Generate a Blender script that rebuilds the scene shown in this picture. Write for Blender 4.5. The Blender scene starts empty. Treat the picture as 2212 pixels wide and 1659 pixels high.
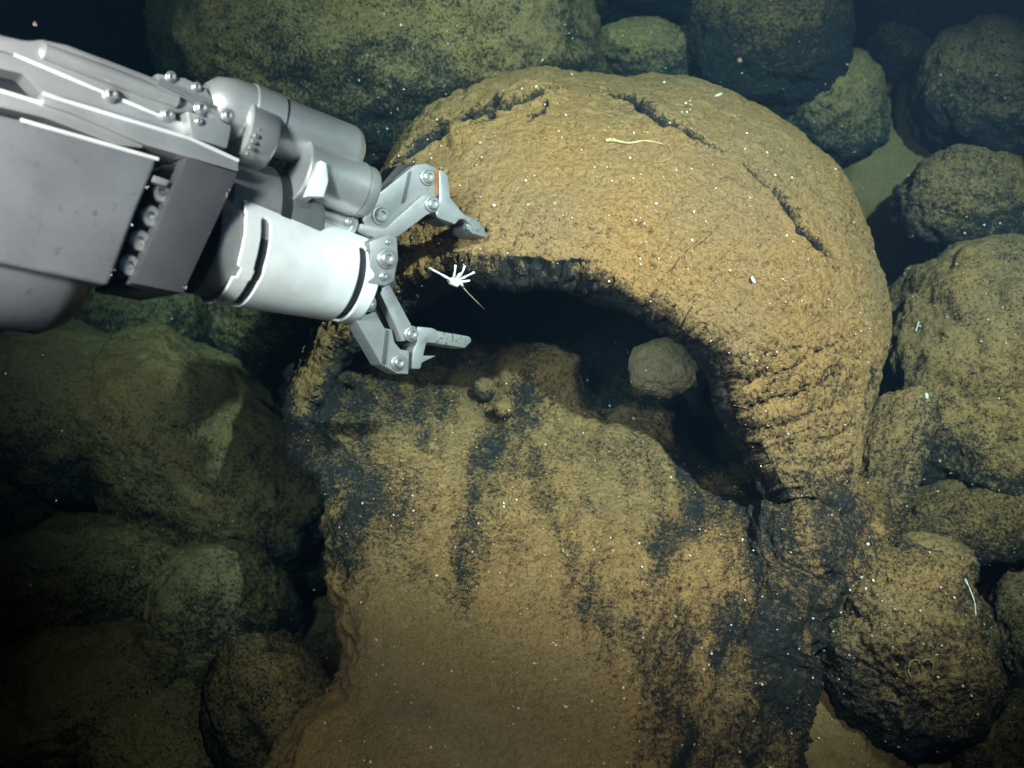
import bpy, bmesh, math, random
import numpy as np
from mathutils import Vector, Matrix, Euler

random.seed(7)
RNG = np.random.default_rng(11)
scene = bpy.context.scene
COL = scene.collection

# ------------------------------------------------------------------ camera
FX = 2372.0                     # focal length in units of a 2212 px wide frame
CX, CY = 1106.0, 829.5
PITCH = math.radians(38)
C = np.array([0.0, 0.0, 2.35])
RV = np.array([1.0, 0.0, 0.0])
FV = np.array([0.0, math.cos(PITCH), -math.sin(PITCH)])
UV = np.array([0.0, math.sin(PITCH), math.cos(PITCH)])

def P(x, y, d):
    return C + d * (FV + RV * (x - CX) / FX - UV * (y - CY) / FX)

def PA(x, y, d):
    x, y, d = (np.asarray(a, float) for a in (x, y, d))
    return C + d[..., None] * (FV + RV * ((x - CX) / FX)[..., None] - UV * ((y - CY) / FX)[..., None])

cam_data = bpy.data.cameras.new("camera")
cam = bpy.data.objects.new("camera", cam_data)
COL.objects.link(cam)
cam.location = C
cam.rotation_euler = (math.pi / 2 - PITCH, 0, 0)
cam_data.sensor_width = 36.0
cam_data.lens = 36.0 * FX / 2212.0
cam_data.clip_start = 0.05
cam_data.clip_end = 200
cam_data.dof.use_dof = True
cam_data.dof.focus_distance = 2.55
cam_data.dof.aperture_fstop = 2.6
scene.camera = cam

# ------------------------------------------------------------------ world: lightless deep water
world = bpy.data.worlds.new("World")
scene.world = world
world.use_nodes = True
bg = world.node_tree.nodes["Background"]
bg.inputs[0].default_value = (0.04, 0.16, 0.36, 1)
bg.inputs[1].default_value = 0.004

# ------------------------------------------------------------------ lamps carried by the vehicle, plus two added fill lamps
def lamp(name, off, target, watt, cone, blend, color, size):
    l = bpy.data.lights.new(name, 'SPOT')
    l.energy = watt
    l.spot_size = math.radians(cone)
    l.spot_blend = blend
    l.color = color
    l.shadow_soft_size = size
    o = bpy.data.objects.new(name, l)
    COL.objects.link(o)
    p = C + RV * off[0] + UV * off[1] + FV * off[2]
    o.location = p
    o.rotation_euler = (Vector(target) - Vector(p)).to_track_quat('-Z', 'Y').to_euler()
    return o

lamp("vehicle_or_fill_lamp", (1.25, 1.25, 0.15), P(1600, 500, 2.8), 3250, 52, 0.65, (1.0, 0.445, 0.37), 0.045)
lamp("vehicle_or_fill_lamp", (-1.15, 0.75, -0.1), P(720, 300, 2.9), 1650, 52, 1.0, (1.0, 0.445, 0.38), 0.22)
lamp("vehicle_or_fill_lamp", (0.25, 0.55, 0.0), P(1180, 1450, 2.4), 470, 50, 1.0, (1.0, 0.44, 0.37), 0.06)  # added fill lamp, brightens the lower part of the floor
lamp("vehicle_or_fill_lamp", (-1.25, 0.25, 0.0), P(480, 470, 2.1), 430, 44, 1.0, (1.0, 0.47, 0.42), 0.06)  # added fill lamp, aimed at the arm to brighten it

scene.view_settings.view_transform = 'Standard'
scene.view_settings.look = 'None'
scene.view_settings.exposure = 0.0
scene.view_settings.gamma = 1.0
scene.view_settings.use_curve_mapping = False
scene.cycles.use_denoising = True
scene.cycles.max_bounces = 6
scene.cycles.diffuse_bounces = 2
scene.cycles.glossy_bounces = 3
scene.cycles.transmission_bounces = 2
scene.cycles.volume_bounces = 0
scene.cycles.volume_step_rate = 2.0
scene.cycles.sample_clamp_indirect = 4.0

# ------------------------------------------------------------------ noise in numpy
_perm = RNG.permutation(512).astype(np.int64)
_g = RNG.normal(size=(512, 3)); _g /= np.linalg.norm(_g, axis=1)[:, None]

def perlin(p):
    i = np.floor(p).astype(np.int64); f = p - i
    w = f * f * f * (f * (f * 6 - 15) + 10)
    out = np.zeros(len(p))
    for a in (0, 1):
        for b in (0, 1):
            for c in (0, 1):
                h = _perm[(_perm[(_perm[(i[:, 0] + a) & 511] + i[:, 1] + b) & 511] + i[:, 2] + c) & 511]
                g = _g[h]
                v = g[:, 0] * (f[:, 0] - a) + g[:, 1] * (f[:, 1] - b) + g[:, 2] * (f[:, 2] - c)
                out += v * (w[:, 0] if a else 1 - w[:, 0]) * (w[:, 1] if b else 1 - w[:, 1]) * (w[:, 2] if c else 1 - w[:, 2])
    return out

def fbm(p, octaves=4, gain=0.5):
    s = np.zeros(len(p)); a = 1.0; q = np.array(p, float)
    for k in range(octaves):
        s += a * perlin(q); q = q * 2.03 + 17.3; a *= gain
    return s

def ridged(p, octaves=3, gain=0.5):
    s = np.zeros(len(p)); a = 1.0; q = np.array(p, float)
    for k in range(octaves):
        s += a * (1 - 2.2 * np.abs(perlin(q))); q = q * 2.1 + 9.1; a *= gain
    return s

def smooth(e0, e1, x):
    t = np.clip((x - e0) / (e1 - e0), 0, 1)
    return t * t * (3 - 2 * t)

# ------------------------------------------------------------------ materials
def nodes(name):
    m = bpy.data.materials.new(name); m.use_nodes = True
    nt = m.node_tree
    return m, nt, nt.nodes["Principled BSDF"]

def N(nt, t, **kw):
    n = nt.nodes.new(t)
    for k, v in kw.items():
        setattr(n, k, v)
    return n

def math_node(nt, op, a, b=None, c=None):
    n = N(nt, 'ShaderNodeMath', operation=op)
    for k, v in enumerate((a, b, c)):
        if v is None: continue
        if isinstance(v, (int, float)): n.inputs[k].default_value = v
        else: nt.links.new(v, n.inputs[k])
    return n.outputs[0]

def noise_node(nt, vec, scale, detail, rough, dist=0.0):
    n = N(nt, 'ShaderNodeTexNoise')
    n.inputs['Scale'].default_value = scale
    n.inputs['Detail'].default_value = detail
    n.inputs['Roughness'].default_value = rough
    n.inputs['Distortion'].default_value = dist
    nt.links.new(vec, n.inputs['Vector'])
    return n.outputs['Fac']

def maprange(nt, v, a, b, lo=0.0, hi=1.0):
    n = N(nt, 'ShaderNodeMapRange', interpolation_type='SMOOTHSTEP')
    n.inputs['From Min'].default_value = a; n.inputs['From Max'].default_value = b
    n.inputs['To Min'].default_value = lo; n.inputs['To Max'].default_value = hi
    nt.links.new(v, n.inputs['Value'])
    return n.outputs['Result']

def mixc(nt, f, a, b):
    n = N(nt, 'ShaderNodeMix', data_type='RGBA')
    if isinstance(f, float): n.inputs[0].default_value = f
    else: nt.links.new(f, n.inputs[0])
    for s, v in ((6, a), (7, b)):
        if isinstance(v, tuple): n.inputs[s].default_value = v
        else: nt.links.new(v, n.inputs[s])
    return n.outputs[2]

def lava_material(name, sed_a, sed_b, rock, speck=0.26, bump=1.0):
    m, nt, b = nodes(name)
    geo = N(nt, 'ShaderNodeNewGeometry')
    pos = geo.outputs['Position']
    at = N(nt, 'ShaderNodeAttribute', attribute_name='cover')
    nA = noise_node(nt, pos, 20, 7, 0.68)
    nB = noise_node(nt, pos, 105, 5, 0.72, 0.5)
    nC = noise_node(nt, pos, 290, 3, 0.7)
    nD = noise_node(nt, pos, 3.0, 3, 0.5)
    sep = N(nt, 'ShaderNodeSeparateXYZ'); nt.links.new(geo.outputs['Normal'], sep.inputs[0])
    v = math_node(nt, 'MULTIPLY_ADD', nA, 1.3, -0.65)
    v = math_node(nt, 'ADD', v, math_node(nt, 'MULTIPLY_ADD', nB, 2.6, -1.3))
    v = math_node(nt, 'ADD', v, math_node(nt, 'MULTIPLY_ADD', nC, 1.5, -0.75))
    v = math_node(nt, 'ADD', v, math_node(nt, 'MULTIPLY_ADD', sep.outputs[2], 0.35, -0.18))
    v = math_node(nt, 'ADD', v, at.outputs['Fac'])
    mask = maprange(nt, v, 0.0, 0.78)
    sed = mixc(nt, maprange(nt, nD, 0.35, 0.65), sed_a, sed_b)
    fine = maprange(nt, nC, 0.3, 0.75, 0.84, 1.12)
    hs = N(nt, 'ShaderNodeHueSaturation'); nt.links.new(sed, hs.inputs['Color']); nt.links.new(fine, hs.inputs['Value'])
    pits = maprange(nt, math_node(nt, 'ADD', nB, math_node(nt, 'MULTIPLY', nC, 0.6)), 0.69, 0.80)
    pits = math_node(nt, 'MULTIPLY_ADD', pits, speck, 1.0 - speck)
    mask = math_node(nt, 'MULTIPLY', mask, pits)
    rk = mixc(nt, maprange(nt, nB, 0.4, 0.75), rock, tuple(c * 3.2 for c in rock[:3]) + (1,))
    nt.links.new(mixc(nt, mask, rk, hs.outputs[0]), b.inputs['Base Color'])
    b.inputs['Roughness'].default_value = 0.85
    b.inputs['Specular IOR Level'].default_value = 0.25
    h = math_node(nt, 'ADD', math_node(nt, 'MULTIPLY', nB, 1.0), math_node(nt, 'MULTIPLY', nC, 0.35))
    h = math_node(nt, 'ADD', h, math_node(nt, 'MULTIPLY', mask, 0.25))
    bm_ = N(nt, 'ShaderNodeBump'); bm_.inputs['Strength'].default_value = 0.8 * bump
    bm_.inputs['Distance'].default_value = 0.019
    nt.links.new(h, bm_.inputs['Height']); nt.links.new(bm_.outputs[0], b.inputs['Normal'])
    return m

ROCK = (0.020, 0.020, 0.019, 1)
M_LAVA = lava_material("sediment_dusted_basalt", (0.48, 0.26, 0.094, 1), (0.41, 0.245, 0.108, 1), ROCK)
M_FLOOR = lava_material("reddish_silt_on_basalt", (0.47, 0.247, 0.092, 1), (0.40, 0.228, 0.095, 1), ROCK)
M_PALE = lava_material("pale_cobble", (0.56, 0.36, 0.17, 1), (0.48, 0.33, 0.18, 1), (0.05, 0.045, 0.04, 1), 0.2)
M_DARK = lava_material("bare_basalt", (0.40, 0.22, 0.08, 1), (0.36, 0.205, 0.08, 1), (0.016, 0.016, 0.016, 1), 0.6, 1.2)
M_SILT = lava_material("smooth_silt", (0.35, 0.175, 0.064, 1), (0.27, 0.145, 0.058, 1), ROCK, 0.3, 0.45)

def metal(name, base, metallic, rough, wear=0.0, wearcol=(0.25, 0.1, 0.03, 1), grain=60):
    m, nt, b = nodes(name)
    tc = N(nt, 'ShaderNodeTexCoord')
    n1 = noise_node(nt, tc.outputs['Object'], grain, 5, 0.6)
    n2 = noise_node(nt, tc.outputs['Object'], 9, 4, 0.6)
    v = maprange(nt, n2, 0.3, 0.7, 0.86, 1.1)
    hs = N(nt, 'ShaderNodeHueSaturation'); hs.inputs['Color'].default_value = base; nt.links.new(v, hs.inputs['Value'])
    col = hs.outputs[0]
    if wear > 0:
        col = mixc(nt, maprange(nt, n1, 0.62 - wear, 0.72 - wear * 0.5), col, wearcol)
    nt.links.new(col, b.inputs['Base Color'])
    b.inputs['Metallic'].default_value = metallic
    nt.links.new(maprange(nt, n1, 0.3, 0.7, rough * 0.93, rough * 1.08), b.inputs['Roughness'])
    bp = N(nt, 'ShaderNodeBump'); bp.inputs['Strength'].default_value = 0.12; bp.inputs['Distance'].default_value = 0.002
    nt.links.new(n1, bp.inputs['Height']); nt.links.new(bp.outputs[0], b.inputs['Normal'])
    return m

M_TI = metal("brushed_titanium", (0.52, 0.51, 0.505, 1), 0.6, 0.33)
M_COVER = metal("satin_grey_cover", (0.18, 0.182, 0.193, 1), 0.2, 0.36, 0.035, (0.14, 0.125, 0.11, 1), grain=70)
M_BLOCK = metal("dark_grey_block", (0.085, 0.08, 0.09, 1), 0.25, 0.5, grain=150)
M_PLATE = metal("pale_machined_plate", (0.27, 0.265, 0.27, 1), 0.3, 0.42, 0.02, (0.30, 0.2, 0.12, 1))
M_BLACK = metal("black_metal_and_gap_shade", (0.022, 0.022, 0.026, 1), 0.2, 0.5)  # also puts the shade of slots and rail gaps into colour
M_BOLT = metal("polished_steel", (0.60, 0.59, 0.58, 1), 0.8, 0.3)
M_WORN = metal("scuffed_steel", (0.30, 0.29, 0.28, 1), 0.5, 0.4, 0.10, (0.09, 0.085, 0.08, 1), 140)
M_RUST = metal("rust_stain", (0.30, 0.10, 0.02, 1), 0.0, 0.8, 0.05)
M_EDGE = metal("painted_edge_highlight", (0.80, 0.79, 0.78, 1), 0.2, 0.3)  # pale colour stands in for highlights along the arm's edges
M_WHITE = metal("white_plastic_and_lit_face", (0.90, 0.89, 0.88, 1), 0.0, 0.4, 0.0)

def plain(name, col, rough=0.6, spec=0.4, sss=0.0):
    m, nt, b = nodes(name)
    tc = N(nt, 'ShaderNodeTexCoord')
    n1 = noise_node(nt, tc.outputs['Object'], 80, 4, 0.6)
    v = maprange(nt, n1, 0.3, 0.7, 0.75, 1.15)
    hs = N(nt, 'ShaderNodeHueSaturation'); hs.inputs['Color'].default_value = col; nt.links.new(v, hs.inputs['Value'])
    nt.links.new(hs.outputs[0], b.inputs['Base Color'])
    b.inputs['Roughness'].default_value = rough
    b.inputs['Specular IOR Level'].default_value = spec
    return m

M_SHELL = plain("pale_shell", (0.88, 0.76, 0.64, 1), 0.3, 0.8)
M_STAR = plain("white_animal", (0.74, 0.68, 0.64, 1), 0.5)
M_WORM = plain("cream_worm", (0.52, 0.40, 0.20, 1), 0.45)
M_TUBE = plain("tan_worm_tube", (0.42, 0.30, 0.14, 1), 0.7)
M_STALK = plain("dark_stalk", (0.020, 0.030, 0.032, 1), 0.7)
M_BLUE = plain("bluish_animal", (0.10, 0.22, 0.30, 1), 0.3)

# ------------------------------------------------------------------ object helpers
def mesh_obj(name, verts, faces, mat, parent=None, attr=None, shade=True):
    me = bpy.data.meshes.new(name)
    verts = np.ascontiguousarray(verts, dtype=np.float32)
    if isinstance(faces, np.ndarray):
        nf, k = faces.shape
        me.vertices.add(len(verts)); me.vertices.foreach_set("co", verts.ravel())
        me.loops.add(nf * k); me.loops.foreach_set("vertex_index", np.ascontiguousarray(faces, dtype=np.int32).ravel())
        me.polygons.add(nf)
        me.polygons.foreach_set("loop_start", np.arange(0, nf * k, k, dtype=np.int32))
        me.update(calc_edges=True); me.validate()
    else:
        me.from_pydata([tuple(v) for v in verts], [], faces); me.update()
    if shade:
        me.polygons.foreach_set("use_smooth", np.ones(len(me.polygons), dtype=bool))
    if attr is not None:
        a = me.attributes.new("cover", 'FLOAT', 'POINT')
        a.data.foreach_set("value", np.ascontiguousarray(attr, dtype=np.float32))
    me.materials.append(mat)
    o = bpy.data.objects.new(name, me)
    COL.objects.link(o)
    if parent is not None: o.parent = parent
    return o

def tag(o, label=None, cat=None, group=None, kind=None):
    if label: o["label"] = label
    if cat: o["category"] = cat
    if group: o["group"] = group
    if kind: o["kind"] = kind
    return o

def empty(name, loc=(0, 0, 0)):
    o = bpy.data.objects.new(name, None); COL.objects.link(o); o.location = loc
    o.empty_display_size = 0.05
    return o

def grid_faces(nr, nc):
    i = np.arange(nr * nc).reshape(nr, nc)
    return np.stack([i[:-1, :-1], i[:-1, 1:], i[1:, 1:], i[1:, :-1]], -1).reshape(-1, 4)

def grid_normals(V):
    du = np.gradient(V, axis=1); dv = np.gradient(V, axis=0)
    n = np.cross(du, dv); n /= np.linalg.norm(n, axis=-1, keepdims=True) + 1e-12
    return n

def catmull(pts, n):
    """n samples along a centripetal-free Catmull-Rom through pts (K, D)"""
    p = np.asarray(pts, float); K = len(p)
    q = np.vstack([2 * p[0] - p[1], p, 2 * p[-1] - p[-2]])
    s = np.linspace(0, K - 1, n); i = np.minimum(s.astype(int), K - 2); t = (s - i)[:, None]
    a, b, c, d = q[i], q[i + 1], q[i + 2], q[i + 3]
    return 0.5 * (2 * b + (c - a) * t + (2 * a - 5 * b + 4 * c - d) * t * t + (3 * b - a - 3 * c + d) * t ** 3)

def seg_dist(X, Y, line):
    """distance of points to a polyline, in frame units; also position 0..1 along it"""
    best = np.full(X.shape, 1e9); pos = np.zeros(X.shape); L = len(line) - 1
    for k in range(L):
        (x0, y0), (x1, y1) = line[k], line[k + 1]
        dx, dy = x1 - x0, y1 - y0
        t = np.clip(((X - x0) * dx + (Y - y0) * dy) / (dx * dx + dy * dy), 0, 1)
        d = np.hypot(X - x0 - t * dx, Y - y0 - t * dy)
        sel = d < best
        best = np.where(sel, d, best); pos = np.where(sel, (k + t) / L, pos)
    return best, pos

# ------------------------------------------------------------------ the seabed
D0 = 2.375
SN, CN = math.sin(math.radians(50)), math.cos(math.radians(50))
NG = -FV * SN + UV * CN                  # normal of the slope
TG = np.cross(NG, RV); TG = TG if TG[1] > 0 else -TG

def make_seabed():
    o = C - NG * (D0 + 0.20)
    n = 260
    a = np.sign(np.linspace(-1, 1, n)) * np.abs(np.linspace(-1, 1, n)) ** 2.2 * 30
    b = np.linspace(0, 1, n) ** 1.8 * 45 - 2.0
    A, B = np.meshgrid(a, b)
    p = o + A[..., None] * RV + (B[..., None] + 0.5) * TG
    f = p.reshape(-1, 3)
    h = 0.10 * fbm(f * 1.3, 4) + 0.03 * fbm(f * 6 + 4, 3)
    h -= 0.85 * smooth(-0.15, -0.75, A.ravel())
    h -= 0.8 * np.exp(-(np.linalg.norm(f - P(1480, 880, 3.2), axis=1) / 0.6) ** 2)
    f = f + h[:, None] * NG
    cov = 0.75 + 0.4 * fbm(f * 2 + 9, 3)
    ob = mesh_obj("seabed", f, grid_faces(n, n), M_SILT, attr=cov)
    tag(ob, kind="structure")
make_seabed()

# ------------------------------------------------------------------ lava boulders
def cube_sphere(n):
    t = np.tan(np.linspace(-1, 1, n + 1) * math.pi / 4)
    V = []; F = []
    for ax in range(3):
        for s in (-1, 1):
            a, b = np.meshgrid(t, t)
            q = np.empty(a.shape + (3,)); q[..., ax] = s; q[..., (ax + 1) % 3] = a; q[..., (ax + 2) % 3] = b * s
            base = len(V) * (n + 1) ** 2
            V.append(q.reshape(-1, 3)); F.append(grid_faces(n + 1, n + 1) + base)
    V = np.vstack(V); F = np.vstack(F)
    key = np.round(V * 1e5).astype(np.int64)
    _, idx, inv = np.unique(key, axis=0, return_index=True, return_inverse=True)
    V = V[idx]; F = inv.ravel()[F]
    return V / np.linalg.norm(V, axis=1)[:, None], F

_cs = {}
ROCKS = []

def rock(label, x, y, rx, ry, d, rot=0, cover=0.5, mat=None, dz=1.0, power=2.12, lump=0.12, rough=1.0, n=56,
         name="lava_boulder", group="lava boulders heaped on the slope", seed=None, stri=0.0, cat="boulder", tilt=(0, 0)):
    seed = seed if seed is not None else len(ROCKS) * 3.71 + 1.3
    if n not in _cs: _cs[n] = cube_sphere(n)
    U, F = _cs[n]
    k = d / FX
    ax, ay = rx * k, ry * k
    az = dz * math.sqrt(ax * ay)
    q = U / (np.sum(np.abs(U) ** power, axis=1) ** (1 / power))[:, None]
    r = 1 + lump * fbm(U * 1.25 + seed, 3, 0.55) * 1.6 + 0.05 * fbm(U * 4.2 + seed * 2, 3)
    q = q * r[:, None]
    p = q * np.array([ax, ay, az])
    nrm = q / np.array([ax, ay, az]); nrm /= np.linalg.norm(nrm, axis=1)[:, None]
    size = (ax * ay * az) ** (1 / 3)
    w = p + seed * 5
    h = 0.014 * fbm(w * 7, 3) + 0.0065 * ridged(w * 22, 3, 0.6) + 0.0045 * fbm(w * 75, 2)
    if stri:
        h += stri * 0.010 * np.sin(p[:, 1] * 60 + 7 * fbm(w * 4, 2)) * smooth(-0.2, 0.5, fbm(w * 2.5 + 3, 2))
    p = p + nrm * (h * rough * min(1.0, size / 0.12))[:, None]
    a = -math.radians(rot)
    R = np.array([[math.cos(a), -math.sin(a), 0], [math.sin(a), math.cos(a), 0], [0, 0, 1]])
    p = p @ R.T
    tx, ty = math.radians(tilt[0]), math.radians(tilt[1])
    Rx = np.array([[1, 0, 0], [0, math.cos(tx), -math.sin(tx)], [0, math.sin(tx), math.cos(tx)]])
    Ry = np.array([[math.cos(ty), 0, math.sin(ty)], [0, 1, 0], [-math.sin(ty), 0, math.cos(ty)]])
    p = p @ Rx.T @ Ry.T
    B = np.stack([RV, UV, -FV])                    # local x right, y up, z towards the viewer
    wp = p @ B
    wn = (nrm @ R.T @ Rx.T @ Ry.T) @ B
    up = wn @ np.array([0, 0, 1.0])
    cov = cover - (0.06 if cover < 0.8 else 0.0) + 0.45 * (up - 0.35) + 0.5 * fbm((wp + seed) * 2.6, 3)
    o = mesh_obj(name, wp, F, mat or M_LAVA, attr=cov)
    o.location = P(x, y, d)
    tag(o, label, cat, group)
    ROCKS.append((o, wp + P(x, y, d), F, wn))
    return o

# --- beyond the arch, along the top of the picture
rock("broad flat tan lava pillow behind the arch and above the metal arm", 850, 120, 440, 300, 3.85, rot=4, cover=0.56, dz=1.0, power=2.35, n=110, stri=0.6, lump=0.10, name="pillow_lava")
rock("dim teal boulder left of the broad flat tan pillow", 480, 70, 150, 160, 4.6, cover=0.60, power=2.2)
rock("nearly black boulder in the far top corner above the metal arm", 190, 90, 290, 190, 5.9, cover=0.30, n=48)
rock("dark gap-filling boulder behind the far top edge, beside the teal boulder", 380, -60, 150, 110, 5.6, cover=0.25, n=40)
rock("greenish rounded rock peeking over the crest of the arch", 1400, 135, 130, 78, 3.85, cover=0.50, rot=4)
rock("shadowed rock between the flat tan pillow and the greenish rounded rock", 1300, 20, 120, 75, 4.6, cover=0.30, n=48)
rock("large black-bellied boulder directly above the arch crest", 1655, 85, 178, 152, 3.75, cover=0.26, mat=M_DARK, rot=0, power=2.15, n=72, rough=1.3)
rock("ragged rock behind the black-bellied boulder at the top edge", 1440, -10, 150, 60, 4.5, cover=0.25, n=48)
rock("low rock on the top edge between black-bellied boulder and the right corner", 1950, 25, 125, 66, 4.35, cover=0.32, n=48)
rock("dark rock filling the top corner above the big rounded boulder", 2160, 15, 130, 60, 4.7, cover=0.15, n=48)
rock("narrow tilted rock wedged between two larger boulders up the slope", 1968, 145, 108, 55, 4.05, rot=38, cover=0.30, n=48)
rock("big rounded boulder with dark underside at the upper edge of the frame", 2155, 215, 172, 150, 3.62, rot=25, cover=0.35, n=72, power=2.2)
rock("olive boulder tucked behind the arch, under the black-bellied boulder", 1790, 235, 112, 130, 3.85, rot=-20, cover=0.45, n=64)
rock("smooth silt-covered mound beside the arch", 1925, 440, 230, 240, 4.15, rot=-12, cover=1.15, mat=M_SILT, rough=0.25, lump=0.08, n=56, name="silt_mound", cat="mound", group="silt mounds")
rock("oval grey-green boulder resting on the silt mound next to the dark stalk", 2085, 450, 140, 118, 3.4, rot=12, cover=0.32, n=64)
rock("very large mottled boulder pressed against the arch's outer flank", 2150, 850, 262, 305, 3.20, rot=8, cover=0.40, n=110, power=2.2, stri=0.3)
rock("leaning slab wedged between the arch flank and the very large mottled boulder", 1925, 985, 62, 150, 2.80, rot=22, cover=0.35, n=48, power=2.9, dz=0.7, tilt=(0, 15), name="lava_slab")
rock("dark broken ledge beneath the very large mottled boulder", 2130, 1130, 220, 95, 3.0, rot=-6, cover=0.15, mat=M_DARK, n=56, power=2.4)
rock("squat rounded boulder with curled worm tubes, casting a shadow on silt", 1950, 1400, 178, 208, 2.60, rot=-12, cover=0.24, n=100, power=2.2, rough=1.2)
rock("small hump of rock behind the boulder with the curled worm tubes", 1985, 1235, 112, 78, 2.75, rot=-8, cover=0.40, n=48)
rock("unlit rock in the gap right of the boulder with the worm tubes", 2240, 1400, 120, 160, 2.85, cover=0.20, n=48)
rock("rock at the bottom corner below the boulder with the worm tubes", 2195, 1640, 120, 130, 2.55, cover=0.25, n=48)
rock("ridge of mottled lava running down from the arch beside the cavity floor", 1790, 1260, 70, 180, 2.68, rot=-8, cover=0.24, mat=M_DARK, n=84, power=2.15, stri=0.8, name="lava_ridge")
rock("mottled rock between the arch flank and the boulder with the worm tubes", 1830, 1160, 95, 120, 2.72, rot=12, cover=0.24, mat=M_DARK, n=56)
rock("smooth silt slope between the cavity floor and the squat boulder", 1790, 1600, 170, 220, 2.66, rot=-20, cover=1.1, mat=M_SILT, rough=0.25, lump=0.06, dz=0.6, n=56, name="silt_mound", cat="mound", group="silt mounds")
# --- in the gloom on the other side
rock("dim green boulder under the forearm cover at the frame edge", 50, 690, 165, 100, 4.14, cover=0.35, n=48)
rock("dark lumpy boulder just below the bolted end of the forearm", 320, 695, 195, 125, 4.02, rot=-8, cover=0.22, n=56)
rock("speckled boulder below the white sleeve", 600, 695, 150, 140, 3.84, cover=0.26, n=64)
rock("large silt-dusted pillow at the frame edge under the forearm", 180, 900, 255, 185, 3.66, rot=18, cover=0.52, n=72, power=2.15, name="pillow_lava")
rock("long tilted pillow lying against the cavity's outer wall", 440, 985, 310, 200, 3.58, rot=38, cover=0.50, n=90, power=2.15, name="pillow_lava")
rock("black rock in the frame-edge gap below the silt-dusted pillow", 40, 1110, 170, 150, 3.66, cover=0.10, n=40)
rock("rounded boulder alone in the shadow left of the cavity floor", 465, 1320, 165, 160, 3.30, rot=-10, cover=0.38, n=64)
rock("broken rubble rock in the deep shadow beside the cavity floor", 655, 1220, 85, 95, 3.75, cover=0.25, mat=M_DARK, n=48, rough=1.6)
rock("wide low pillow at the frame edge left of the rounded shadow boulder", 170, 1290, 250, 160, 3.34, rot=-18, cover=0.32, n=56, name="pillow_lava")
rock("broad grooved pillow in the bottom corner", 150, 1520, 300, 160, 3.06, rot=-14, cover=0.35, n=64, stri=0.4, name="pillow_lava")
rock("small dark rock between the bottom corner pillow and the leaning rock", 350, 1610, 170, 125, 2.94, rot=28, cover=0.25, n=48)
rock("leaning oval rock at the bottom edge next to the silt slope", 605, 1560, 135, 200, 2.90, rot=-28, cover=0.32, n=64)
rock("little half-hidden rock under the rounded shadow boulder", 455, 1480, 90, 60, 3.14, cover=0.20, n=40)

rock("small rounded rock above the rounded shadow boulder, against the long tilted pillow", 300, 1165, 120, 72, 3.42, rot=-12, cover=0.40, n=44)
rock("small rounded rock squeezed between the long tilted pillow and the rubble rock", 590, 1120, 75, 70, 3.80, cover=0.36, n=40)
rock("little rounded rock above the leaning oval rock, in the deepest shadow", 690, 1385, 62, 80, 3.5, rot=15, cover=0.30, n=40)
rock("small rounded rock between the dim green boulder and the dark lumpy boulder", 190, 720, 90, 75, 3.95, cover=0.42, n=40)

# ------------------------------------------------------------------ the hollow pillow with its arch
ROOT = empty("hollow_lava_pillow", P(1250, 1000, 2.8))
tag(ROOT, "huge hollow tan lava pillow broken open into a dark arch", "lava pillow")
OFF = np.array(ROOT.location)

SIL = [(640, 850, 2.86), (650, 800, 2.9), (690, 715, 2.97), (740, 600, 3.02), (800, 440, 3.06), (880, 300, 3.1), (1000, 215, 3.12),
       (1150, 160, 3.14), (1300, 165, 3.14), (1480, 190, 3.12), (1640, 245, 3.08), (1750, 325, 3.03), (1835, 425, 2.98), (1885, 560, 2.92),
       (1910, 670, 2.87), (1900, 770, 2.82), (1875, 870, 2.77), (1850, 980, 2.72), (1835, 1080, 2.68)]
LIP = [(650, 900, 2.80), (680, 830, 2.80), (715, 755, 2.80), (770, 690, 2.75), (830, 635, 2.68), (890, 600, 2.6), (960, 570, 2.53),
       (1030, 557, 2.5), (1110, 568, 2.47), (1230, 570, 2.45), (1320, 605, 2.45), (1410, 645, 2.45), (1480, 680, 2.46), (1540, 725, 2.47),
       (1580, 785, 2.48), (1600, 850, 2.5), (1625, 930, 2.52), (1655, 1000, 2.53), (1700, 1080, 2.52)]
CRACKS = [([(872, 372), (910, 330), (955, 292), (1005, 268), (1065, 243), (1130, 226), (1210, 205)], 13, 0.055),
          ([(1290, 196), (1360, 222), (1400, 248), (1450, 278), (1500, 300), (1560, 332)], 8, 0.045),
          ([(1600, 362), (1650, 405), (1690, 462), (1730, 515), (1760, 552), (1795, 592)], 9, 0.048),
          ([(1880, 745), (1868, 800), (1858, 860), (1850, 920)], 6, 0.035),
          ([(1180, 235), (1172, 255), (1140, 275)], 4, 0.015),
          ([(1040, 590), (1120, 560), (1200, 572), (1260, 566)], 4, 0.02),
          ([(1380, 655), (1450, 690), (1500, 705)], 4, 0.02)]

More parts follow.
